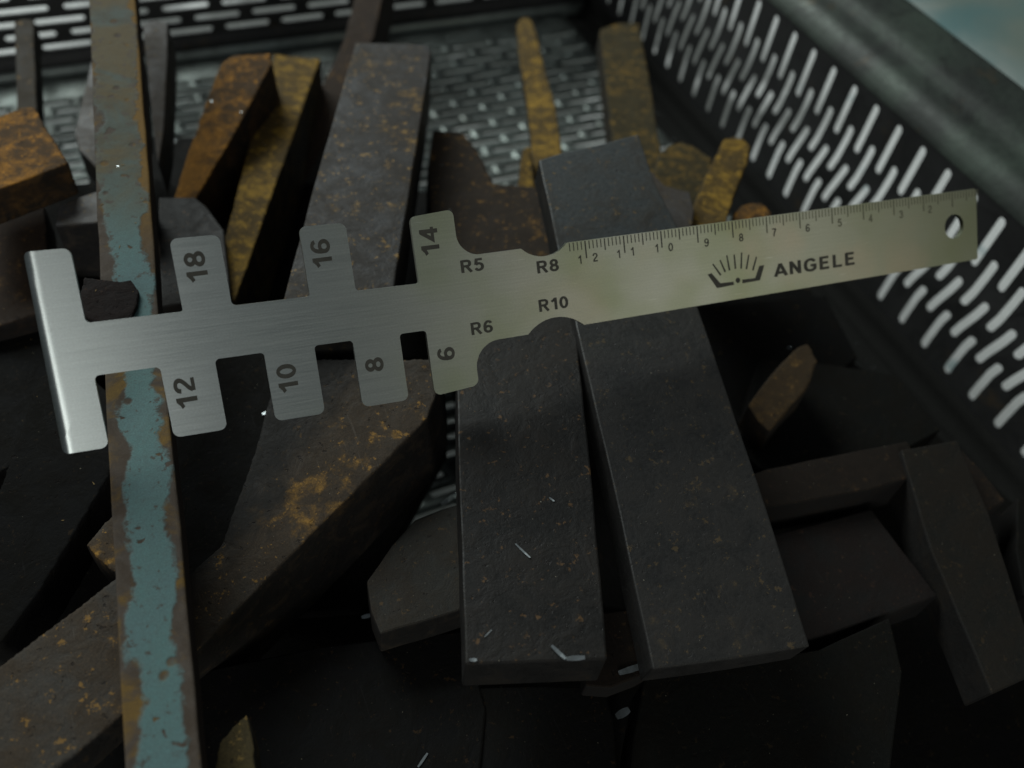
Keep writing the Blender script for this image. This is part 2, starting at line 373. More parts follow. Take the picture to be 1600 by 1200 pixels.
# right wall: slots run up and down; a pressed step in the sheet shifts the lower slots along the wall
def right_map(a, b):
    z = ZT - a; k = sstep(-z, 199, 223)
    return (XR - 1.2 * math.sin(math.pi * sstep(-z, 190, 222)), b + 4.6 * k, z)
Y0 = 137.6 - ROW / 2 - 2 * 22 * ROW      # a full column is centred on Y = 137.6
rows = []
for i in range(88):
    b0 = Y0 + i * ROW
    if b0 > YB + 6: break
    rows.append((b0, 0, PIT * 2 + HALF, 0 if i % 2 == 0 else HALF))
me = slotted_sheet(rows, right_map, WIDE)
tray_part('side_wall', me, M_WALL, .8, -1)
nrow = len(rows)
def strip(name, prof, y0, y1, mat, steps=40, axis='y', const=None, th=1.2, off=-1.0):
    """sheet swept along y (profile given as x,z) or along x (profile given as y,z)"""
    V, F = [], []
    for i in range(steps + 1):
        t = y0 + (y1 - y0) * i / steps
        for p, z in prof:
            V.append(((p, t, z) if axis == 'y' else (t, p + .018 * t * (1 if const == 'tilt' else 0), z)))
    n = len(prof)
    for i in range(steps):
        for j in range(n - 1):
            a = i * n + j; F.append((a, a + 1, a + n + 1, a + n))
    me = bpy.data.meshes.new(name); me.from_pydata([tuple(c * MM for c in v) for v in V], [], F)
    bm = bmesh.new(); bm.from_mesh(me); bmesh.ops.recalc_face_normals(bm, faces=bm.faces); bm.to_mesh(me); bm.free(); smooth(me)
    return tray_part(name, me, mat, th, off)
zb = ZT - PIT * 2 - HALF
strip('side_wall_skirt', [(XR, zb - .2), (XR, zb - 6), (XR - .8, zb - 9), (XR - 3, zb - 11.6), (XR - 6, ZB)], YF, YB + 6, M_SKIRT)
rim_prof = [(XR - 1.0, ZT - .4), (XR - .6, -167.6), (XR + .2, -166.2), (XR + 1.2, -164.6), (XR + 2.6, -162.8), (XR + 4.6, -161.2), (XR + 7.0, -160.2), (XR + 10, -159.6), (XR + 13, -158.4), (XR + 15.5, -156.6), (XR + 18, -155.4),
            (XR + 22, -154.4), (XR + 27, -153.6), (XR + 31, -152.6), (XR + 33.5, -152.4), (XR + 35, -153.4), (XR + 35.6, -156), (XR + 35.6, -166)]
strip('side_rim', rim_prof, YF - 20, YB + 60, M_RIM, 60, th=0)
# back wall: slots run along the wall
def back_map(a, b):
    x = XL + a; return (x, YB + .018 * x, -237.6 + b * .91)
rows = [(j * ROW, 0, PIT * 19, (0 if j % 2 == 0 else HALF)) for j in range(11)]
def back_len(a): return XR - XL
rows = [(b0, 0, PIT * 18 + HALF + HALF - 2 * HALF + HALF, off) for b0, _, _, off in rows]
me = slotted_sheet(rows, lambda a, b: (XL + a * (XR - XL) / (PIT * 18 + HALF), YB + .018 * (XL + a * (XR - XL) / (PIT * 18 + HALF)), -238.4 + b * .905))
tray_part('back_wall', me, M_WALL, 1.2, 1)
strip('back_wall_skirt', [(YB, -238.5), (YB, -244), (YB - .4, -245.5)], XL, XR, M_WALL, 30, 'x', 'tilt', 1.2, 1.0)
strip('floor_fold', [(YB - .4, -245.5), (YB - 1, -247), (YB - 3, -249.2), (YB - 6, ZB)], XL, XR, M_FLOOR, 30, 'x', 'tilt', 1.2, 1.0)
strip('back_rim', [(YB, -238.4 + 11 * ROW * .905), (YB, -166), (YB + 2, -162), (YB + 6, -160), (YB + 28, -154), (YB + 32, -154), (YB + 34, -160), (YB + 34, -168)], XL - 20, XR + 20, M_RIM, 30, 'x', 'tilt')
# left and front walls, plain sides of the same tray outside the picture
strip('left_wall', [(XL + 6, ZB), (XL + 1, -247), (XL, -242), (XL, -165), (XL - 4, -160), (XL - 34, -154), (XL - 36, -166)], YF - 20, YB + 30, M_WALL)
strip('front_wall', [(YF + 6, ZB), (YF + 1, -247), (YF, -242), (YF, -165), (YF - 4, -160), (YF - 34, -154), (YF - 36, -166)], XL - 20, XR + 20, M_WALL, 30, 'x')
# floor: slots run left to right
nr = int((YB - 6 - YF) / ROW) - 1
fy0 = YB - 6 - nr * ROW - 16
rows = [(fy0 + j * ROW, 0, PIT * 18 + HALF, (0 if j % 2 == 0 else HALF)) for j in range(nr)]
rows += [(fy0 + nr * ROW, 0, PIT * 18 + HALF, None), (fy0 + (nr + 1) * ROW, 0, PIT * 18 + HALF, None), (fy0 + (nr + 2) * ROW, 0, PIT * 18 + HALF, None)]
fs = (XR - 18 - XL - 12) / (PIT * 18 + HALF)
def floor_map(a, b):
    x = XL + 12 + a * fs
    bu = 1.3 * noise.noise(Vector((x * .02, b * .02, 3.1))) + .5 * noise.noise(Vector((x * .09, b * .12, 1.0)))
    e = min(1, (XR - 6 - x) / 25, (YB - b) / 25)
    return (x, b + .018 * x * sstep(b, 200, 420), ZB + bu * max(0, e))
me = slotted_sheet(rows, floor_map); smooth(me)
tray_part('tray_floor', me, M_FLOOR, 1.4, -1)
strip('floor_edge', [(XR - 6.2, ZB + .03), (XR - 8, ZB + .03), (XR - 20, ZB + .03)], YF, YB - 2, M_SKIRT)

# ------------------------------------------------------------------ data: outlines in millimetres
PIECES = [
    ('painted_bar', 'long flat bar with flaking teal paint and rusty edges under the gauge head', 'steel bar', 'teal', [(0.8, 321.85, -136.45), (-4.89, 278.65, -139.96), (-14.14, 195.77, -146.69), (-21.93, 122.0, -152.67), (-24.72, 92.8, -155.03), (-27.58, 65.56, -157.24), (-29.81, 45.05, -158.91), (-18.34, 40.48, -159.17), (-16.29, 58.47, -157.71), (-14.41, 75.46, -156.33), (-11.19, 105.19, -153.92), (-6.57, 153.29, -150.02), (-1.0, 198.37, -146.36), (3.91, 241.28, -142.88), (7.9, 276.21, -140.04), (13.42, 319.92, -136.49)], (-0.0089, -0.0799, 0.9968), 8, 'long'),
    ('steel_plate', 'widest dark flat bar, its upper end hidden under the ruler', 'steel bar', 'slate', [(93.01, 140.95, -153.76), (124.28, 131.72, -153.98), (121.18, 118.29, -155.68), (110.47, 71.08, -161.65), (101.34, 34.94, -166.25), (84.98, 38.37, -166.3), (67.61, 42.56, -166.3), (77.75, 81.75, -161.3), (87.97, 124.28, -155.91)], (-0.0284, -0.1191, 0.9925), 10, ''),
    ('steel_plate', 'wide dark flat bar left of the widest one, a bright sliver on its front end', 'steel bar', 'scale', [(67.79, 151.02, -159.44), (95.18, 142.69, -159.48), (88.18, 122.77, -159.18), (70.69, 78.51, -158.51), (56.91, 45.34, -158.0), (44.13, 49.64, -157.99), (31.17, 54.03, -157.98), (42.08, 85.22, -158.45), (53.98, 118.45, -158.95)], (0.0051, 0.0131, 0.9999), 11, ''),
    ('steel_block', 'thick slate grey block with a rusty left edge behind the 16 notch', 'steel block', 'slab', [(74.17, 269.03, -158.0), (87.6, 265.6, -158.0), (97.5, 262.11, -158.0), (97.13, 257.14, -158.0), (77.45, 213.74, -158.0), (52.48, 159.14, -158.0), (43.59, 138.13, -158.0), (17.69, 146.37, -158.0), (22.93, 158.37, -158.0), (43.18, 202.92, -158.0)], (0.0, 0.0, 1.0), 26, ''),
    ('rusty_block', 'upright rust brown block between the thick grey block and the slotted floor', 'steel block', 'brownfleck', [(91.81, 239.33, -176.0), (101.28, 235.73, -176.0), (102.72, 225.53, -176.0), (102.21, 217.27, -176.0), (101.19, 206.31, -176.0), (115.7, 200.57, -176.0), (115.41, 187.9, -176.0), (113.44, 175.1, -176.0), (108.48, 159.29, -176.0), (70.05, 170.95, -176.0), (76.49, 199.0, -176.0), (83.31, 220.61, -176.0)], (0.0, 0.0, 1.0), 24, ''),
    ('rusty_block', 'thick block with a bright orange rust top at the left edge of the tray', 'steel block', 'orange', [(-48.0, 247.92, -158.0), (-30.39, 255.77, -158.0), (-27.0, 255.26, -158.0), (-24.87, 243.53, -158.0), (-20.53, 225.36, -158.0), (-28.6, 221.98, -158.0), (-48.98, 214.87, -158.0)], (0.0, 0.0, 1.0), 11, ''),
    ('narrow_bar', 'narrow grey brown bar standing up behind the orange topped block', 'steel bar', 'dust', [(-32.95, 343.35, -177.87), (-29.79, 344.35, -177.53), (-26.5, 343.1, -177.73), (-28.78, 325.12, -182.22), (-31.66, 300.56, -188.35), (-33.54, 285.51, -192.11), (-39.76, 286.93, -191.96), (-37.41, 306.13, -187.16), (-34.94, 326.35, -182.12)], (-0.0309, -0.2385, 0.9706), 9, ''),
    ('steel_plate', 'pale grey plate corner showing left of the teal bar below its top', 'steel plate', 'greyrust', [(-10.46, 314.85, -180.0), (-13.07, 302.79, -180.0), (-20.22, 273.15, -180.0), (-19.76, 262.67, -180.0), (-15.96, 252.36, -180.0), (-9.36, 244.53, -180.0), (2.0, 269.63, -180.0), (7.33, 312.93, -180.0)], (0.0, 0.0, 1.0), 10, ''),
    ('steel_block', 'grey block with a scored line across it, between gauge head and orange topped block', 'steel block', 'greyrust', [(-26.36, 220.6, -168.0), (-21.44, 223.01, -168.0), (-13.48, 225.26, -168.0), (-2.77, 220.46, -168.0), (-3.01, 207.33, -168.0), (-16.11, 210.54, -168.0), (-28.1, 212.33, -168.0)], (0.0, 0.0, 1.0), 24, ''),
    ('narrow_bar', 'narrow grey bar with a pointed lower end just right of the teal bar', 'steel bar', 'greyrust', [(9.54, 309.0, -164.98), (13.34, 309.77, -164.65), (17.78, 308.23, -164.81), (14.32, 291.55, -168.68), (10.26, 274.97, -172.56), (6.66, 260.52, -175.94), (2.21, 247.48, -179.05), (4.0, 265.26, -175.0), (7.47, 293.05, -168.64)], (-0.0416, -0.2179, 0.9751), 16, ''),
    ('rusty_block', 'tall block with a broad orange rusty top and rounded upper corner', 'steel block', 'orange', [(28.38, 281.52, -170.02), (31.44, 285.38, -169.08), (35.49, 287.69, -168.3), (47.61, 285.27, -167.53), (47.41, 280.1, -168.42), (27.54, 251.96, -175.05), (10.02, 228.84, -180.62), (2.51, 229.25, -181.28), (12.19, 249.48, -176.95)], (-0.0951, -0.1643, 0.9818), 26, ''),
    ('rusty_bar', 'brown flat bar with its squared ochre end beside the orange topped block', 'steel bar', 'ochre', [(54.48, 319.36, -188.25), (71.45, 311.54, -188.19), (61.7, 290.46, -186.8), (22.71, 203.9, -181.15), (12.6, 181.62, -179.69), (4.02, 184.24, -179.64), (13.03, 205.13, -181.0)], (0.0219, 0.0554, 0.9982), 28, ''),
    ('rusty_bar', 'long brown bar sloping up over the back wall at the top centre', 'steel bar', 'brown', [(105.38, 377.07, -183.36), (119.79, 372.23, -182.35), (109.22, 350.45, -187.86), (98.76, 330.07, -193.09), (86.99, 317.04, -197.11), (69.16, 289.37, -204.69), (49.28, 263.69, -212.18), (45.94, 264.9, -212.39), (69.97, 310.18, -200.67), (87.22, 334.06, -193.87), (97.33, 354.5, -188.68)], (-0.1301, -0.1833, 0.9744), 26, ''),
    ('steel_block', 'dark steel block in the gap between teal bar and the 18 tooth', 'steel block', 'scale', [(-0.08, 227.65, -176.0), (9.91, 224.84, -176.0), (12.36, 219.77, -176.0), (15.17, 207.43, -176.0), (11.54, 180.74, -176.0), (-6.98, 181.36, -176.0)], (0.0, 0.0, 1.0), 18, ''),
    ('rust_scale', 'black lump of loose rust scale lying on the teal bar by the gauge head', 'scale', 'blot', [(-20.47, 167.1, -147.73), (-16.52, 165.56, -147.82), (-12.62, 163.61, -147.94), (-10.4, 163.38, -147.94), (-9.38, 159.23, -148.27), (-10.61, 155.03, -148.62), (-12.43, 151.31, -148.93), (-19.68, 152.54, -148.9), (-23.43, 156.52, -148.61)], (-0.0089, -0.0806, 0.9967), 1.5, ''),
    ('rusty_bar', 'narrow ochre rusty bar with a rounded tip pointing at the back wall', 'steel bar', 'ochre', [(168.41, 337.69, -199.51), (172.56, 342.8, -199.61), (176.1, 342.89, -199.12), (176.16, 337.36, -198.38), (171.19, 320.96, -196.89), (161.65, 292.48, -194.44), (153.51, 266.66, -192.15), (144.37, 241.8, -190.12), (136.39, 223.06, -188.75), (126.33, 211.34, -188.6), (116.98, 203.62, -188.89), (128.91, 233.09, -191.13), (138.77, 258.42, -193.12), (149.42, 287.19, -195.45), (159.06, 314.28, -197.71)], (-0.1377, 0.1306, 0.9818), 10, ''),
    ('rusty_bar', 'short ochre bar tucked behind the corner of the pale grey plate', 'steel bar', 'ochre', [(123.92, 232.84, -185.0), (127.5, 233.47, -185.0), (118.74, 208.75, -185.0), (111.4, 190.27, -185.0), (105.71, 195.22, -185.0), (113.0, 212.14, -185.0)], (0.0, 0.0, 1.0), 8, ''),
    ('rusty_bar', 'wide ochre rusty bar with a square tip left of the slotted side wall', 'steel bar', 'ochre2', [(201.54, 319.67, -195.55), (211.08, 323.16, -196.05), (219.82, 323.58, -196.34), (223.2, 321.63, -196.31), (210.66, 293.54, -194.13), (199.68, 269.86, -192.29), (189.42, 248.4, -190.6), (177.28, 222.61, -188.58), (164.73, 198.04, -186.63), (147.61, 202.54, -186.42), (164.76, 239.5, -189.3), (178.42, 269.04, -191.61), (191.2, 297.42, -193.81)], (0.0294, 0.0642, 0.9975), 10, ''),
    ('rusty_block', 'squat orange rusty chunk between the pale grey plate and the slotted side wall', 'steel block', 'ochre2', [(163.84, 206.28, -176.0), (169.3, 209.44, -176.0), (175.52, 210.53, -176.0), (179.12, 205.29, -176.0), (181.18, 198.98, -176.0), (172.83, 185.42, -176.0), (157.69, 175.83, -176.0), (150.32, 177.94, -176.0), (151.66, 191.29, -176.0)], (0.0, 0.0, 1.0), 14, ''),
    ('rusty_bar', 'short leaning ochre bar with a blunt tip against the slotted side wall', 'steel bar', 'ochre', [(180.76, 196.58, -171.29), (186.93, 202.7, -171.88), (191.79, 203.38, -172.14), (195.19, 201.82, -172.23), (194.37, 196.14, -171.91), (187.14, 187.59, -171.15), (173.02, 173.72, -169.8), (161.71, 161.99, -168.69), (149.85, 148.98, -167.5), (137.59, 152.13, -167.08), (150.69, 166.71, -168.41), (163.18, 179.65, -169.63)], (0.0468, 0.0491, 0.9977), 12, ''),
    ('rusty_lump', 'rounded orange rusty lump peeping over the ruler edge near the 9', 'steel block', 'orange', [(168.2, 166.5, -172.0), (172.47, 169.27, -172.0), (176.37, 169.84, -172.0), (180.23, 168.75, -172.0), (181.28, 165.76, -172.0), (180.16, 161.1, -172.0), (173.3, 150.31, -172.0), (157.46, 151.92, -172.0)], (0.0, 0.0, 1.0), 12, ''),
    ('steel_plate', 'greenish brown flat strip along the right side of the pale grey plate', 'steel bar', 'greyrust', [(144.92, 189.05, -164.0), (146.36, 176.85, -164.0), (152.4, 171.89, -164.0), (148.91, 163.28, -164.0), (141.07, 152.79, -164.0), (138.2, 139.92, -164.0), (130.87, 142.13, -164.0), (138.12, 166.36, -164.0)], (0.0, 0.0, 1.0), 10, ''),
    ('rusty_block', 'massive slanting block with orange blotches and a black side below the 8 tooth', 'steel block', 'banded', [(17.82, 142.95, -163.72), (53.74, 128.23, -160.33), (51.28, 121.39, -161.33), (45.0, 113.63, -162.94), (-1.49, 88.63, -171.68), (-20.63, 78.11, -175.3), (-31.85, 77.35, -176.89), (-29.91, 89.82, -175.4), (-5.96, 101.79, -170.99), (6.38, 121.47, -167.38)], (-0.1331, -0.0973, 0.9863), 32, ''),
    ('steel_plate', 'dark brown grey angular plate between the slanting block and the wide dark bar', 'steel plate', 'drab', [(36.5, 97.37, -178.0), (43.43, 98.03, -178.0), (49.58, 97.92, -178.0), (46.56, 85.18, -178.0), (40.07, 72.51, -178.0), (29.81, 72.86, -178.0), (20.51, 73.41, -178.0), (20.29, 79.06, -178.0), (21.46, 86.18, -178.0), (29.38, 92.79, -178.0)], (0.0, 0.0, 1.0), 10, ''),
    ('steel_plate', 'dull black bar at the far left, lower of two near the gauge head', 'steel bar', 'black', [(-37.48, 162.04, -172.14), (-29.71, 165.09, -171.14), (-19.16, 145.66, -172.26), (-23.4, 132.76, -173.99), (-34.43, 118.6, -176.44), (-43.71, 106.89, -178.49), (-52.0, 98.76, -180.07), (-56.68, 100.62, -180.28), (-54.53, 127.96, -177.22), (-48.61, 135.51, -175.91)], (-0.0868, -0.1041, 0.9908), 14, ''),
    ('steel_plate', 'dull black bar at the far left, upper of two near the gauge head', 'steel bar', 'black', [(-56.77, 207.72, -184.13), (-36.77, 223.01, -186.22), (-22.24, 214.62, -187.74), (-18.82, 186.93, -188.09), (-30.77, 165.78, -186.84), (-42.25, 151.64, -185.64), (-58.92, 140.8, -183.9)], (0.104, 0.0, 0.9946), 14, ''),
    ('steel_plate', 'dim brown bar end between the orange topped block and the gauge head', 'steel bar', 'brown', [(-49.41, 235.44, -180.0), (-39.07, 236.98, -180.0), (-31.95, 238.65, -180.0), (-32.81, 216.15, -180.0), (-32.2, 193.29, -180.0), (-51.45, 189.52, -180.0)], (0.0, 0.0, 1.0), 12, ''),
    ('rusty_plate', 'broad rusty plate in the bottom left corner running under the teal bar', 'steel plate', 'mottle2', [(-18.93, 103.14, -168.0), (-26.69, 99.46, -168.0), (-33.35, 95.99, -168.0), (-44.98, 90.14, -168.0), (-55.28, 84.96, -168.0), (-56.06, 61.66, -168.0), (-46.13, 63.12, -168.0), (-35.89, 67.34, -168.0), (-29.5, 70.67, -168.0), (-20.91, 75.03, -168.0)], (0.0, 0.0, 1.0), 10, ''),
    ('rusty_block', 'small rusty corner with an orange spot left of the teal bar', 'steel block', 'mottle', [(-25.7, 116.71, -171.0), (-32.12, 111.23, -171.0), (-30.45, 107.11, -171.0), (-26.27, 100.45, -171.0), (-19.73, 101.95, -171.0), (-19.09, 114.87, -171.0)], (0.0, 0.0, 1.0), 12, ''),
    ('steel_plate', 'small triangular brown grey corner right of the teal bar', 'steel plate', 'drab', [(-9.67, 132.17, -182.0), (-7.98, 132.37, -182.0), (-6.28, 127.67, -182.0), (-4.97, 121.28, -182.0), (-8.64, 116.66, -182.0), (-11.34, 113.67, -182.0), (-14.91, 120.35, -182.0), (-13.14, 131.03, -182.0)], (0.0, 0.0, 1.0), 8, ''),
    ('rusty_bar', 'pointed ochre brown tip at the bottom edge right of the teal bar', 'steel bar', 'ochre3', [(-8.09, 63.41, -168.0), (-8.19, 58.72, -168.0), (-9.53, 48.63, -168.0), (-17.52, 49.55, -168.0), (-15.88, 55.74, -168.0), (-14.13, 60.05, -168.0), (-10.97, 62.02, -168.0)], (0.0, 0.0, 1.0), 10, ''),
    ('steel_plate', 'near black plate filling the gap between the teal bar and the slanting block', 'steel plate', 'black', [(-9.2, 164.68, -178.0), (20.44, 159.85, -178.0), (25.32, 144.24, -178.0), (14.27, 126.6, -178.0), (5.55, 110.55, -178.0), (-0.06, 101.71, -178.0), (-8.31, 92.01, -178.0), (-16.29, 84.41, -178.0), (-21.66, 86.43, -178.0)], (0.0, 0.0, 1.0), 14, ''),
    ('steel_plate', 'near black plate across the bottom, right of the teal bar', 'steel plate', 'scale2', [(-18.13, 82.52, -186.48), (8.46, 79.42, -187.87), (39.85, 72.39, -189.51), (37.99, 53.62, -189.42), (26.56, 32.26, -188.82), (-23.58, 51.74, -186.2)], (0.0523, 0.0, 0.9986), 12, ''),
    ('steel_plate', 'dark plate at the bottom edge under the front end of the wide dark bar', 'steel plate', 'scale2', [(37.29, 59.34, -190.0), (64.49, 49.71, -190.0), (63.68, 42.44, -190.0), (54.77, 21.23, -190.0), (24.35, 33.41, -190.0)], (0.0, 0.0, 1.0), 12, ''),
    ('rusty_plate', 'brown edged small plate wedged under the ends of both long bars', 'steel plate', 'brown2', [(62.84, 62.45, -178.0), (77.89, 58.48, -178.0), (74.1, 45.79, -178.0), (68.94, 45.07, -178.0), (62.03, 45.22, -178.0), (57.1, 47.54, -178.0)], (0.0, 0.0, 1.0), 6, ''),
    ('steel_plate', 'broad dark plate at the bottom right with a brown left edge', 'steel plate', 'drab2', [(73.49, 47.03, -188.0), (88.08, 44.64, -188.0), (116.18, 38.08, -188.0), (137.88, 38.49, -188.0), (131.88, 26.4, -188.0), (105.25, 0.57, -188.0), (54.56, 20.86, -188.0), (65.32, 36.75, -188.0)], (0.0, 0.0, 1.0), 14, ''),
    ('steel_plate', 'wide reddish dark plate below the brown crossbar at the right', 'steel plate', 'redscale', [(113.69, 69.73, -190.0), (155.25, 66.04, -190.0), (155.24, 38.99, -190.0), (122.88, 40.68, -190.0), (102.22, 43.38, -190.0)], (0.0, 0.0, 1.0), 12, ''),
    ('rusty_bar', 'brown crossbar running left to right into the corner piece', 'steel bar', 'brown2', [(120.74, 84.13, -184.0), (130.91, 84.0, -184.0), (150.53, 81.6, -184.0), (174.72, 78.52, -184.0), (173.44, 73.71, -184.0), (168.31, 68.18, -184.0), (153.87, 68.95, -184.0), (133.02, 72.13, -184.0), (116.76, 74.86, -184.0)], (0.0, 0.0, 1.0), 14, ''),
    ('steel_plate', 'greenish black plate above the brown crossbar near the slotted side wall', 'steel plate', 'drab2', [(164.76, 128.29, -200.0), (185.93, 118.56, -200.0), (204.27, 108.3, -200.0), (203.12, 85.17, -200.0), (188.51, 83.08, -200.0), (162.19, 86.78, -200.0), (141.27, 89.8, -200.0), (137.17, 100.69, -200.0)], (0.0, 0.0, 1.0), 10, ''),
    ('rusty_bar', 'short dull orange bar leaning beside the right edge of the widest dark bar', 'steel bar', 'rustdim', [(162.22, 116.96, -182.26), (167.11, 117.54, -181.69), (166.45, 111.06, -182.22), (157.97, 103.59, -183.66), (148.88, 99.56, -184.93), (139.93, 95.07, -186.22), (138.84, 99.06, -186.05), (138.89, 105.39, -185.6), (149.24, 111.1, -184.08)], (-0.1074, -0.07, 0.9918), 12, ''),
    ('steel_bar', 'long dark bar at the right edge with a brown square upper end', 'steel bar', 'drab3', [(169.15, 75.88, -182.18), (187.01, 73.14, -181.81), (180.61, 52.16, -183.95), (164.15, 14.12, -188.0), (149.23, 14.34, -188.5), (158.31, 48.8, -185.03)], (-0.0347, -0.0909, 0.9953), 12, ''),
    ('steel_block', 'small brown block by the slotted side wall beyond the long dark bar', 'steel block', 'brown2', [(193.8, 76.27, -190.0), (194.76, 66.52, -190.0), (194.0, 54.91, -190.0), (185.66, 54.19, -190.0), (180.94, 58.01, -190.0)], (0.0, 0.0, 1.0), 10, ''),
    ('steel_plate', 'dark plate cut off by the right edge of the picture', 'steel plate', 'drab2', [(202.22, 55.72, -194.0), (215.3, 51.11, -194.0), (186.98, 24.01, -194.0), (181.09, 31.86, -194.0), (189.08, 42.82, -194.0)], (0.0, 0.0, 1.0), 10, ''),
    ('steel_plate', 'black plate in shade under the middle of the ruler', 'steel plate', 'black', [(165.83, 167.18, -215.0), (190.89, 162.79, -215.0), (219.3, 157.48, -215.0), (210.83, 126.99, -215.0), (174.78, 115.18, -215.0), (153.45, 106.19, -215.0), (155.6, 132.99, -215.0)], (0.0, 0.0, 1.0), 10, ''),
    ('buried_plate', 'buried black plate deep under the gauge head', 'steel plate', 'black', [(-92.0, 305.54, -214.0), (4.18, 286.51, -214.0), (28.87, 228.28, -214.0), (-6.43, 175.13, -214.0), (-90.17, 200.78, -214.0)], (0.0, 0.0, 1.0), 6, ''),  # filler plates: added unseen under the heap to keep its gaps dark
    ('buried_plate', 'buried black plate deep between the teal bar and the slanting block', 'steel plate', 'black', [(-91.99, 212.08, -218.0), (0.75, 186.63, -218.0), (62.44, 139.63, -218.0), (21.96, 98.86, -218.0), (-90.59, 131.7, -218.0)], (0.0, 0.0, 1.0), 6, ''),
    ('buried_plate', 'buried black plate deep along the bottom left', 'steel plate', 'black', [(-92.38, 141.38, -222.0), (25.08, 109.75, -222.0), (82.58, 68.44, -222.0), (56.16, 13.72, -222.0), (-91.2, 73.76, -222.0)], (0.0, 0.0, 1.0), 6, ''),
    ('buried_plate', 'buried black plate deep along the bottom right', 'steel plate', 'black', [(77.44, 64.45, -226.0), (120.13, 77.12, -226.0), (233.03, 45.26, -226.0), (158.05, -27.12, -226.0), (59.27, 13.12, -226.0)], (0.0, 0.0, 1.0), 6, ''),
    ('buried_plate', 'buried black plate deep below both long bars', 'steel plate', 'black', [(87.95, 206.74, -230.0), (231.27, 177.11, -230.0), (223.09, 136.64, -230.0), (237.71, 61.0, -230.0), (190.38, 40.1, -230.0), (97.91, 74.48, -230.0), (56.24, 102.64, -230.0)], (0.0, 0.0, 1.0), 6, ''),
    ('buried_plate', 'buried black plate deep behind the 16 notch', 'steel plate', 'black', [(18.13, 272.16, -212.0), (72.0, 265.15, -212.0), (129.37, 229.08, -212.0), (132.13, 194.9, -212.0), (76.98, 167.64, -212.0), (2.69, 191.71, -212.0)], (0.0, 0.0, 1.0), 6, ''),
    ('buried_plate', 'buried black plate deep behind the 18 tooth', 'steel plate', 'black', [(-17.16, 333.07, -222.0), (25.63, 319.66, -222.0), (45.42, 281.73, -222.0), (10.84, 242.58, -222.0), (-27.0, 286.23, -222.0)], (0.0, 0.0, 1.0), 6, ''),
    ('steel_plate', 'pale blue grey plate with a jagged bright sawn edge, above the ruler', 'steel plate', 'palecut', [(100.63, 178.26, -146.57), (108.55, 179.02, -145.99), (116.22, 178.89, -145.58), (125.09, 179.24, -145.02), (133.28, 179.57, -144.5), (131.51, 170.87, -146.1), (129.62, 161.28, -147.86), (128.61, 144.18, -150.87), (120.8, 122.61, -155.03), (89.85, 132.29, -155.11), (94.81, 153.78, -151.12)], (-0.0556, -0.1699, 0.9839), 9, ''),  # split off the widest bar; its brighter light is put into the colour
]
ENGRAVED = [('18', [-205.41, 5.21], [-205.71, 2.15], [-205.24, 8.26]), ('16', [-180.37, 4.78], [-180.44, 1.83], [-180.17, 7.69]), ('14', [-156.86, 4.5], [-156.87, 1.43], [-156.86, 7.55]), ('12', [-211.8, -19.63], [-212.0, -22.81], [-211.61, -16.46]), ('10', [-191.47, -20.09], [-191.56, -23.13], [-191.37, -17.08]), ('8', [-172.84, -20.34], [-172.91, -21.75], [-172.72, -18.65]), ('6', [-156.58, -20.59], [-156.63, -22.04], [-156.53, -19.14]), ('R5', [-147.87, -1.97], [-150.58, -2.05], [-145.16, -2.03]), ('R8', [-129.9, -4.44], [-132.62, -4.53], [-127.17, -4.35]), ('R6', [-147.49, -16.04], [-149.92, -15.96], [-144.72, -16.03]), ('R10', [-129.53, -13.24], [-133.21, -13.15], [-125.81, -13.32]), ('ANGELE', [-56.22, -13.48], [-68.61, -13.51], [-43.38, -13.45])]
DIGITS = [('1', [-121.77, -4.0]), ('2', [-117.8, -3.91]), ('1', [-111.7, -3.92]), ('1', [-108.04, -3.77]), ('1', [-101.49, -3.82]), ('0', [-97.66, -3.98]), ('9', [-87.66, -4.11]), ('8', [-77.72, -4.04]), ('7', [-67.86, -3.92]), ('6', [-57.73, -3.97]), ('5', [-47.7, -3.8]), ('4', [-37.81, -3.75]), ('3', [-27.65, -3.86]), ('2', [-17.85, -3.57])]
LOGO = {'rays': [[[-86.38, -9.52], [-84.36, -12.56]], [[-84.25, -8.81], [-83.01, -11.94]], [[-82.23, -7.88], [-81.74, -11.71]], [[-80.1, -7.94], [-80.0, -11.54]], [[-77.89, -7.74], [-78.38, -11.75]], [[-75.85, -8.56], [-76.85, -12.03]], [[-73.64, -9.35], [-75.0, -12.59]]], 'bowl_l': [[-88.11, -11.9], [-86.95, -11.7], [-84.67, -14.5], [-80.83, -14.63], [-80.76, -15.44], [-85.69, -15.6]], 'bowl_r': [[-78.33, -14.48], [-74.46, -14.6], [-73.03, -11.72], [-71.5, -11.68], [-73.09, -15.35], [-78.31, -15.41]], 'dot': [-79.55, -14.48]}
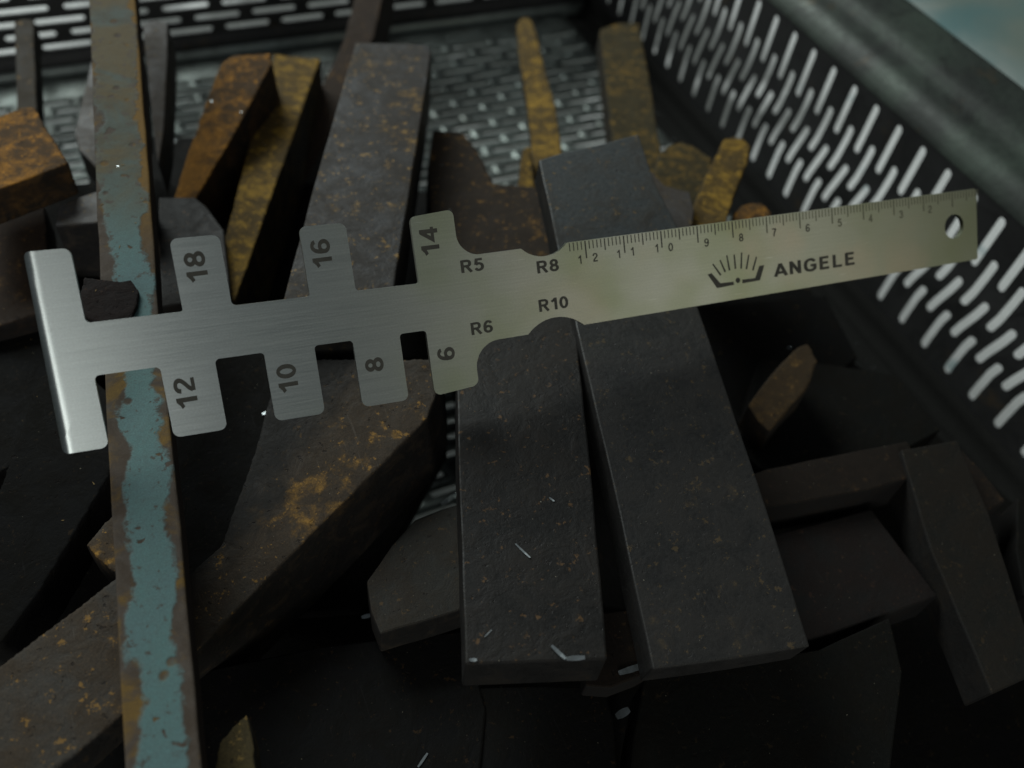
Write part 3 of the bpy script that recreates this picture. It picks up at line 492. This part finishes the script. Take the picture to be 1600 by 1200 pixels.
CHIPS_AND_SLOT_LIGHT = [([48.57, 49.82, -157.5], -1.171, 3.64, 0.9, 'brightest curled sliver at the front end of the wide dark bar'), ([51.2, 47.75, -157.5], -0.327, 3.59, 1.1, 'dull silver flake touching the brightest sliver at the end of the wide dark bar'), ([50.86, 72.15, -158.5], -1.195, 4.32, 0.5, 'thin pale sliver in the middle of the wide dark bar'), ([61.83, 81.46, -158.5], -1.092, 1.41, 0.5, 'tiny pale curl on the upper part of the wide dark bar'), ([32.79, 54.21, -158.0], -0.362, 1.44, 0.8, 'bright speck at the left front corner of the wide dark bar'), ([68.11, 47.09, -188.0], -0.059, 6.66, 1.6, 'grey strip added for slot light in the dark gap under the two long bars'), ([65.13, 41.76, -188.0], 0.129, 3.46, 2.0, 'short grey flake added for slot light in the dark gap at the bottom'), ([50.84, 109.78, -196.0], 0.332, 5.68, 1.7, 'pale strip added for slot light beside the wide dark bar above the angular plate'), ([12.19, 138.64, -192.0], 0.099, 3.47, 1.2, 'pale flake added for slot light below the 10 tooth in the dark'), ([16.59, 143.12, -192.0], 0.016, 1.9, 0.9, 'small grey speck added for slot light just under the 10 tooth'), ([21.28, 87.81, -200.0], -0.074, 2.35, 1.2, 'grey glint at the left corner of the angular plate'), ([21.64, 48.65, -188.0], 0.603, 3.35, 0.6, 'thin dull sliver at the bottom edge'), ([37.45, 58.11, -158.2], 0.433, 1.98, 0.3, 'hair thin sliver near the front of the wide dark bar')]  # slivers in the dark gaps stand in for light seen through floor slots


# ------------------------------------------------------------------ steel offcuts
clouds = bpy.data.textures.new('surface_wear', 'CLOUDS'); clouds.noise_scale = .0065; clouds.noise_depth = 3
lumps = bpy.data.textures.new('surface_lumps', 'CLOUDS'); lumps.noise_scale = .028; lumps.noise_depth = 2
WEAR = {'orange': .8, 'ochre': .8, 'ochre2': .8, 'mottle': .9, 'banded': .8, 'mottle2': .8, 'brown': .7, 'black': .5, 'blot': 1.2}
def steel_piece(name, label, cat, mat, pts, n, th, flags):
    n = Vector(n); P = [Vector(p) for p in pts]
    c = sum(P, Vector()) / len(P)
    # local frame: Z = face normal, Y = along the longest diagonal direction for bars, else world Y
    yv = Vector((0, 1, 0))
    if flags == 'long':
        yv = (P[0] - P[6]).normalized()
        c = (P[0] + P[14] + P[6] + P[7]) / 4
    y = (yv - n * yv.dot(n)).normalized(); x = y.cross(n)
    if flags == 'long':                     # centre line of the bar through the origin
        mid0 = (P[0] + P[14]) / 2; mid1 = (P[6] + P[7]) / 2
        y = (mid0 - mid1).normalized(); x = y.cross(n).normalized()
        c = mid1 + y * 118
    M = Matrix((x, y, n)).transposed()
    Mi = M.inverted()
    L = [Mi @ (p - c) for p in P]
    rnd = random.Random(label)
    # break long straight edges so that the outline is slightly uneven
    out = []
    for i, a in enumerate(L):
        b = L[(i + 1) % len(L)]; out.append(Vector((a.x, a.y)))
        ln = (b - a).length; k = int(ln / 9)
        nn = Vector((-(b - a).y, (b - a).x)).normalized() if ln > 0 else Vector((0, 0))
        for j in range(1, k + 1):
            q = a.lerp(b, j / (k + 1)); q = Vector((q.x, q.y)) + nn * rnd.uniform(-.12, .12)
            out.append(q)
    bm = bmesh.new()
    vs = [bm.verts.new((q.x * MM, q.y * MM, 0)) for q in out]
    f = bm.faces.new(vs)
    if f.normal.z < 0: f.normal_flip()
    r = bmesh.ops.extrude_face_region(bm, geom=[f])
    vv = [v for v in r['geom'] if isinstance(v, bmesh.types.BMVert)]
    for v in vv:
        v.co.z -= th * MM
    bmesh.ops.recalc_face_normals(bm, faces=bm.faces)
    bmesh.ops.triangulate(bm, faces=[f for f in bm.faces if len(f.verts) > 4])
    me = bpy.data.meshes.new(name); bm.to_mesh(me); bm.free()
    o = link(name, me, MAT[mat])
    o.matrix_world = Matrix.Translation(c * MM) @ M.to_4x4()
    w = WEAR.get(mat, .5)
    big = name == 'buried_plate'  # the added unseen filler plates that keep the gaps dark
    if big or mat in ('slate', 'scale', 'scale2', 'teal', 'palecut', 'drab', 'drab2', 'drab3', 'slab', 'greyrust', 'redscale', 'brown2', 'dust'):
        bv = o.modifiers.new('worn_edges', 'BEVEL'); bv.width = .45 * MM; bv.segments = 2; bv.limit_method = 'ANGLE'; bv.angle_limit = math.radians(35)
        bv.harden_normals = False
    else:
        rm = o.modifiers.new('remesh', 'REMESH'); rm.mode = 'VOXEL'
        rm.voxel_size = .0005 if th < 3 else .0007; rm.use_smooth_shade = True
        sm = o.modifiers.new('worn_edges', 'SMOOTH'); sm.factor = .5; sm.iterations = 2
        d = o.modifiers.new('wear', 'DISPLACE'); d.texture = clouds; d.texture_coords = 'GLOBAL'; d.strength = .0005 * w; d.mid_level = .5
        d = o.modifiers.new('lumps', 'DISPLACE'); d.texture = lumps; d.texture_coords = 'GLOBAL'; d.strength = .0010 * w; d.mid_level = .5
    return tag(o, label, cat, 'offcuts of rusty steel heaped in the tray')
for p in PIECES: steel_piece(*p)

# ------------------------------------------------------------------ the gauge
gauge = bpy.data.objects.new('bending_gauge', None); COL.objects.link(gauge)
tag(gauge, 'brushed stainless steel gauge with numbered notches, a ruler edge and a hanging hole', 'measuring gauge')
GM = Matrix(((0.997225, 0.069702, -0.026151), (-0.066113, 0.667608, -0.741562), (-0.034232, 0.741224, 0.670374)))
GT = (207.850, 120.920, -135.875)
gauge.matrix_world = GM.to_4x4(); gauge.location = Vector(GT) * MM
def round_poly(pts):
    """pts: (u, v, radius[, concave arc]) -> list of points with rounded corners"""
    out = []
    n = len(pts)
    for i, p in enumerate(pts):
        u, v, r = p[:3]
        a = Vector(pts[i - 1][:2]); b = Vector((u, v)); c = Vector(pts[(i + 1) % n][:2])
        if r <= 0: out.append(b); continue
        d0 = (a - b).normalized(); d1 = (c - b).normalized()
        ang = math.acos(max(-1, min(1, d0.dot(d1)))); t = r / math.tan(ang / 2)
        s = b + d0 * t; e = b + d1 * t; cen = b + (d0 + d1).normalized() * (r / math.sin(ang / 2))
        a0 = math.atan2(s.y - cen.y, s.x - cen.x); a1 = math.atan2(e.y - cen.y, e.x - cen.x)
        da = (a1 - a0 + math.pi) % (2 * math.pi) - math.pi
        k = 6 if r < 3 else 12
        for j in range(k + 1):
            w = a0 + da * j / k; out.append(cen + Vector((math.cos(w), math.sin(w))) * r)
    return out
def arc(cx, cy, r, w0, w1, k=14):
    return [(cx + r * math.cos(math.radians(w0 + (w1 - w0) * j / k)), cy + r * math.sin(math.radians(w0 + (w1 - w0) * j / k)), 0) for j in range(k + 1)]
VT, VB, TT, TB, ST, SB = .3, -19.3, 10.9, -28.8, -3.6, -14.0
IR, OR_ = 1.0, 1.5
pts = [(-235.9, 11.0, OR_), (-227.3, 11.0, OR_), (-227.3, ST, IR), (-209.4, ST, .5), (-209.4, TT, OR_), (-199.9, TT, OR_), (-199.9, ST, IR), (-184.1, ST, .5),
       (-184.1, TT, OR_), (-174.4, TT, OR_), (-174.4, ST, .8), (-160.5, ST, .5), (-160.5, TT, OR_), (-150.7, TT, OR_), (-150.7, VT, 5.0)]
h8 = math.sqrt(64 - 5.7 ** 2)
pts += [(-136.6, VT, 0)]
a8 = math.degrees(math.asin(5.7 / 8))
pts += [(-130.2 - 5.7, VT, 0)] + arc(-130.2, VT + h8, 8, 270 - a8, 270 + a8)[1:-1] + [(-130.2 + 5.7, VT, 0)]
pts += [(-1.5, VT, .8), (-1.5, VB + .2, .8)]
h10 = math.sqrt(100 - 7.1 ** 2); a10 = math.degrees(math.asin(.71))
pts += [(-129.5 + 7.1, VB + .1, 0)] + arc(-129.5, VB - h10, 10, 90 - a10, 90 + a10)[1:-1] + [(-129.5 - 7.1, VB, 0)]
pts += [(-149.9, VB, 6.0), (-149.9, TB, OR_), (-160.4, TB, OR_), (-160.4, SB, .8), (-166.4, SB, .8), (-166.4, TB, OR_), (-176.7, TB, OR_), (-176.7, SB, .8), (-184.9, SB, .8),
        (-184.9, TB, OR_), (-195.3, TB, OR_), (-195.3, SB, .8), (-205.1, SB, 1.0), (-205.1, TB, OR_), (-215.6, TB, OR_), (-215.6, SB, 1.0), (-227.8, SB, 1.0), (-227.8, -28.6, OR_), (-236.6, -28.6, OR_)]
outline = round_poly(pts)
GTH = 1.3
def warp(u, v, w):
    """slight set of the toothed end and the rolled lip of the head"""
    if u < -150: v += -0.0205 * (u + 193) * sstep(-u, 148, 160)
    elif u < -148: pass
    edge = -233.6 - (11 - v) * .022
    if u < edge:
        r = 2.3; s = edge - u; a = min(s / r, 1.25)
        uu = edge - (r + w) * math.sin(a); ww = -r + (r + w) * math.cos(a)
        if s / r > 1.25:
            k = s - 1.25 * r; uu -= k * math.cos(1.25); ww -= k * math.sin(1.25)
        return (uu, v, ww)
    return (u, v, w)
bm = bmesh.new()
hole = [Vector((-9.6 + 3.3 * math.cos(2 * math.pi * k / 32), -9.1 + 3.3 * math.sin(2 * math.pi * k / 32))) for k in range(32)]
for ring in (outline, hole):
    vs = []
    for q in ring:
        if not vs or (vs[-1].co.xy - q).length > 1e-4: vs.append(bm.verts.new((q.x, q.y, 0)))
    for i in range(len(vs)): bm.edges.new((vs[i], vs[(i + 1) % len(vs)]))
bmesh.ops.triangle_fill(bm, edges=bm.edges[:], use_beauty=True)
for u in [-236.4, -236, -235.6, -235.2, -234.8, -234.4, -234.0, -233.6, -233.2, -232.8]:
    bmesh.ops.bisect_plane(bm, geom=bm.verts[:] + bm.edges[:] + bm.faces[:], plane_co=(u, 0, 0), plane_no=(1, 0, 0))
bmesh.ops.recalc_face_normals(bm, faces=bm.faces)
if sum(f.normal.z for f in bm.faces) < 0: bmesh.ops.reverse_faces(bm, faces=bm.faces)
r = bmesh.ops.extrude_face_region(bm, geom=bm.faces[:])
for v in r['geom']:
    if isinstance(v, bmesh.types.BMVert): v.co.z = 0
ext = set(v for v in r['geom'] if isinstance(v, bmesh.types.BMVert))
for v in bm.verts:
    w = 0 if v in ext else -GTH
    u_, v_, w_ = warp(v.co.x, v.co.y, w)
    v.co = Vector((u_ * MM, v_ * MM, w_ * MM))
bmesh.ops.recalc_face_normals(bm, faces=bm.faces)
me = bpy.data.meshes.new('gauge_plate'); bm.to_mesh(me); bm.free(); smooth(me)
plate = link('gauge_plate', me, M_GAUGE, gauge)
bv = plate.modifiers.new('edge', 'BEVEL'); bv.width = .16 * MM; bv.segments = 2; bv.limit_method = 'ANGLE'; bv.angle_limit = math.radians(50); bv.harden_normals = True

# engraving: thin raised ink, 0.02 mm proud of the plate
def print_mesh(name, polys, mat):
    V, F = [], []
    for poly in polys:
        n = len(V); k = len(poly)
        V += [(u * MM, v * MM, .02 * MM) for u, v in poly]
        V += [(u * MM, v * MM, -.10 * MM) for u, v in poly]
        F.append(tuple(range(n, n + k)))
        F += [(n + i, n + (i + 1) % k, n + k + (i + 1) % k, n + k + i) for i in range(k)]
    me = bpy.data.meshes.new(name); me.from_pydata(V, [], F)
    bm = bmesh.new(); bm.from_mesh(me); bmesh.ops.recalc_face_normals(bm, faces=bm.faces); bm.to_mesh(me); bm.free()
    return link(name, me, mat, gauge)
def quad(a, b, w, taper=1.0):
    a = Vector(a); b = Vector(b); d = (b - a).normalized(); n = Vector((-d.y, d.x)) * w / 2
    return [a + n, a - n, b - n * taper, b + n * taper]
RING = lambda cx, cy, rx, ry: ('r', [(cx + rx * math.cos(k * math.pi / 12), cy + ry * math.sin(k * math.pi / 12)) for k in range(24)])
SIX = [RING(.3, .31, .205, .225), ('c', [(.095, .33), (.095, .52), (.14, .75), (.25, .90), (.36, .915), (.46, .86), (.50, .76)])]
GLYPH = {
 '0': (.60, [RING(.3, .5, .205, .415)]),
 '1': (.50, [('l', [(.34, 0), (.34, 1)]), ('l', [(.30, .90), (.20, .78), (.06, .70)])]),
 '2': (.60, [('c', [(.09, .68), (.12, .82), (.21, .90), (.32, .915), (.44, .86), (.49, .73), (.45, .59), (.33, .44), (.18, .28), (.11, .13)]), ('l', [(.06, .085), (.54, .085)])]),
 '3': (.60, [('c', [(.09, .74), (.16, .87), (.29, .915), (.42, .86), (.46, .73), (.40, .60), (.25, .54)]), ('c', [(.25, .54), (.42, .50), (.50, .34), (.46, .18), (.33, .09), (.18, .10), (.08, .26)])]),
 '4': (.60, [('l', [(.42, 0), (.42, 1)]), ('l', [(.40, .93), (.07, .30), (.59, .30)])]),
 '5': (.60, [('l', [(.52, .915), (.17, .915), (.11, .50)]), ('c', [(.11, .50), (.21, .58), (.33, .59), (.46, .50), (.50, .33), (.45, .17), (.32, .085), (.18, .10), (.08, .24)])]),
 '6': (.60, SIX),
 '7': (.60, [('l', [(.05, .915), (.50, .915)]), ('c', [(.50, .88), (.38, .66), (.28, .38), (.24, 0)])]),
 '8': (.60, [RING(.3, .715, .175, .20), RING(.3, .29, .205, .205)]),
 '9': (.60, [(k, [(.6 - x, 1 - y) for x, y in p]) for k, p in SIX]),
 'R': (.72, [('l', [(.10, 0), (.10, 1)]), ('c', [(.10, .915), (.28, .915), (.43, .91), (.53, .84), (.555, .72), (.53, .58), (.43, .51), (.28, .50), (.10, .50)]), ('l', [(.34, .50), (.62, 0)])]),
 'A': (.80, [('l', [(.07, 0), (.37, .96)]), ('l', [(.37, .96), (.70, 0)]), ('l', [(.18, .28), (.58, .28)])]),
 'N': (.76, [('l', [(.10, 0), (.10, 1)]), ('l', [(.10, .96), (.58, .04)]), ('l', [(.58, 0), (.58, 1)])]),
 'G': (.82, [('c', [(.64, .74), (.54, .87), (.39, .92), (.2, .85), (.10, .68), (.085, .5), (.10, .30), (.2, .14), (.38, .08), (.53, .11), (.64, .22)]), ('l', [(.64, .16), (.64, .46), (.38, .46)])]),
 'E': (.70, [('l', [(.10, 0), (.10, 1)]), ('l', [(.10, .915), (.56, .915)]), ('l', [(.10, .51), (.52, .51)]), ('l', [(.10, .085), (.58, .085)])]),
 'L': (.66, [('l', [(.10, 1), (.10, 0)]), ('l', [(.10, .085), (.56, .085)])]),
}
def catmull(p, k=4):
    out = []
    q = [p[0]] + p + [p[-1]]
    for i in range(1, len(q) - 2):
        a, b, c, d = (Vector(x) for x in q[i - 1:i + 3])
        for j in range(k):
            t = j / k
            out.append(.5 * ((2 * b) + (c - a) * t + (2 * a - 5 * b + 4 * c - d) * t * t + (3 * b - a - 3 * c + d) * t ** 3))
    out.append(Vector(p[-1])); return out
def text_mesh(name, s, cen, ang, height, mat, weight=.17, width=None, gap=.08):
    V, F = [], []; x0 = 0; lv = 0
    for ch in s:
        adv, strokes = GLYPH[ch]
        for kind, p in strokes:
            closed = kind == 'r'
            P = [Vector(q) for q in p] if kind != 'c' else catmull(p)
            n = len(P); base = len(V); lv += 1
            for i in range(n):
                a = P[i - 1] if (i or closed) else P[i]; b = P[(i + 1) % n] if (i < n - 1 or closed) else P[i]
                d0 = (P[i] - a).normalized() if (P[i] - a).length > 1e-6 else (b - P[i]).normalized()
                d1 = (b - P[i]).normalized() if (b - P[i]).length > 1e-6 else d0
                d = (d0 + d1).normalized(); nn = Vector((-d.y, d.x)); w = weight / 2 / max(.45, abs(nn.dot(Vector((-d0.y, d0.x)))))
                for sg in (1, -1):
                    q = P[i] + nn * w * sg; V.append([q.x + x0, q.y, lv % 4])
            for i in range(n if closed else n - 1):
                j = (i + 1) % n; F.append((base + 2 * i, base + 2 * i + 1, base + 2 * j + 1, base + 2 * j))
        x0 += adv + gap
    xs = [v[0] for v in V]; ys = [v[1] for v in V]
    cx, cy = (min(xs) + max(xs)) / 2, (min(ys) + max(ys)) / 2; sc = height / (max(ys) - min(ys)); sx = sc if not width else width / (max(xs) - min(xs))
    ca, sa = math.cos(ang), math.sin(ang); W = []
    for x, y, l in V:
        x = (x - cx) * sx; y = (y - cy) * sc
        W.append(((cen[0] + x * ca - y * sa) * MM, (cen[1] + x * sa + y * ca) * MM, (.02 + .007 * l) * MM))
    me = bpy.data.meshes.new(name); me.from_pydata(W, [], F)
    if sum(p.normal.z for p in me.polygons) < 0: me.flip_normals()
    return link(name, me, mat, gauge)
for s, cen, a, b in ENGRAVED:
    a = Vector(a); b = Vector(b); ln = (b - a).length
    if s[0].isdigit(): text_mesh('numeral', s, cen, math.pi / 2, 4.1, M_INK, .175, ln)
    elif s[0] == 'R': text_mesh('radius_mark', s, cen, 0, 2.95, M_INK, .19, ln)
    else: text_mesh('brand_lettering', s, cen, 0, 3.5, M_INK, .20, ln, .10)
for s, cen in DIGITS:
    faint = cen[0] > -56
    text_mesh('scale_numeral', s, cen, 0, 2.0, M_INK2 if faint else M_INK, .15, 1.3 if s != '1' else .80)
polys, worn = [], []
for mm in range(1, 125):
    u = -mm
    if mm % 10 == 0: l, w = 4.0, .34
    elif mm % 5 == 0: l, w = 2.7, .30
    else: l, w = 1.9, .24
    (worn if mm < 76 else polys).append(quad((u, VT - .15), (u, VT - .15 - l), w))
print_mesh('scale_ticks', polys, M_INK)
print_mesh('scale_ticks', worn, M_INK2)
for a, b in LOGO['rays']: print_mesh('emblem_ray', [quad(a, b, .38, 1.35)], M_INK)
print_mesh('emblem_arm', [[Vector(q) for q in LOGO['bowl_l']]], M_INK)
print_mesh('emblem_arm', [[Vector(q) for q in LOGO['bowl_r']]], M_INK)
dx, dy = LOGO['dot']
print_mesh('emblem_dot', [[Vector((dx + .68 * math.cos(k * math.pi / 8), dy + .68 * math.sin(k * math.pi / 8))) for k in range(16)]], M_INK)

# ------------------------------------------------------------------ loose shavings and grit
dg = bpy.context.evaluated_depsgraph_get()
def drop(x, y, z0=-.02):
    """first steel surface below (x, y); None over the gauge or outside"""
    hit, loc, nrm, idx, ob, _ = scene.ray_cast(dg, Vector((x, y, z0)), Vector((0, 0, -1)))
    if not hit or loc.z < -.256 or (ob.parent is gauge): return None, None, None
    return loc, nrm, ob
def sliver(V, F, loc, nrm, ln, wd, rot, curl=.3):
    t = nrm.orthogonal().normalized(); t = Matrix.Rotation(rot, 3, nrm) @ t; s_ = nrm.cross(t)
    n0 = len(V); k = 3
    for i in range(k + 1):
        f = i / k - .5
        h = wd * .35 + ln * curl * f * f
        c = loc + t * ln * f + nrm * h; w = wd * (1 - abs(f) * .8) / 2
        V += [c + s_ * w, c - s_ * w, c - nrm * wd * .3 ]
    for i in range(k):
        a = n0 + 3 * i; b = a + 3
        F += [(a, a + 1, b + 1, b), (a + 1, a + 2, b + 2, b + 1), (a + 2, a, b, b + 2)]
    F += [(n0, n0 + 2, n0 + 1), (n0 + 3 * k, n0 + 3 * k + 1, n0 + 3 * k + 2)]
def up(loc): return Vector((loc[0], loc[1], loc[2])) * MM
rnd = random.Random(5)
for (x, y, z), rot, ln, wd, label in CHIPS_AND_SLOT_LIGHT:
    V, F = [], []
    p, n, ob = drop(x * MM, y * MM)
    if p is None or abs(p.z - z * MM) > .02: p, n = Vector((x, y, z)) * MM, Vector((0, 0, 1))
    sliver(V, F, Vector((0, 0, 0)), n, ln * MM, wd * MM, 0, .1)
    # turn about the normal so that the sliver points along rot in plan
    q = Vector((V[9][0] - V[0][0], V[9][1] - V[0][1])); cur = math.atan2(q.y, q.x)
    Rz = Matrix.Rotation(rot - cur, 3, n); V = [Rz @ v for v in V]
    me = bpy.data.meshes.new('metal_shaving'); me.from_pydata(V, [], F)
    o = link('metal_shaving', me, M_CHIP); o.location = p
    tag(o, label, 'metal shaving', 'loose bright shavings among the steel')
def scatter(name, count, seed, region, smin, smax, mat, accept):
    rnd = random.Random(seed); V, F = [], []
    for _ in range(count):
        x = rnd.uniform(region[0], region[1]) * MM; y = rnd.uniform(region[2], region[3]) * MM
        p, n, ob = drop(x, y)
        if p is None or not accept(p, ob): continue
        s_ = rnd.uniform(smin, smax) ** 1 * MM
        sliver(V, F, p, n, s_ * rnd.uniform(1, 2.6), s_ * .55, rnd.uniform(0, 6.28), rnd.uniform(.1, .5))
    me = bpy.data.meshes.new(name); me.from_pydata(V, [], F)
    o = link(name, me, mat); tag(o, kind='stuff'); return o
scatter('metal_filings', 4200, 1, (-250, 250, 60, 425), .18, .75, M_CHIP, lambda p, ob: rnd.random() < (1 if p.z < -.24 else (.03 if p.y > .15 and 'painted' not in ob.name else .005)))
M_CRUMB = flat_mat('rust_crumb', (.24, .16, .06), .9, 0, .5)
scatter('rust_crumbs', 1500, 2, (-250, 250, 120, 425), .15, .5, M_CRUMB, lambda p, ob: p.z > -.24 and rnd.random() < .6)
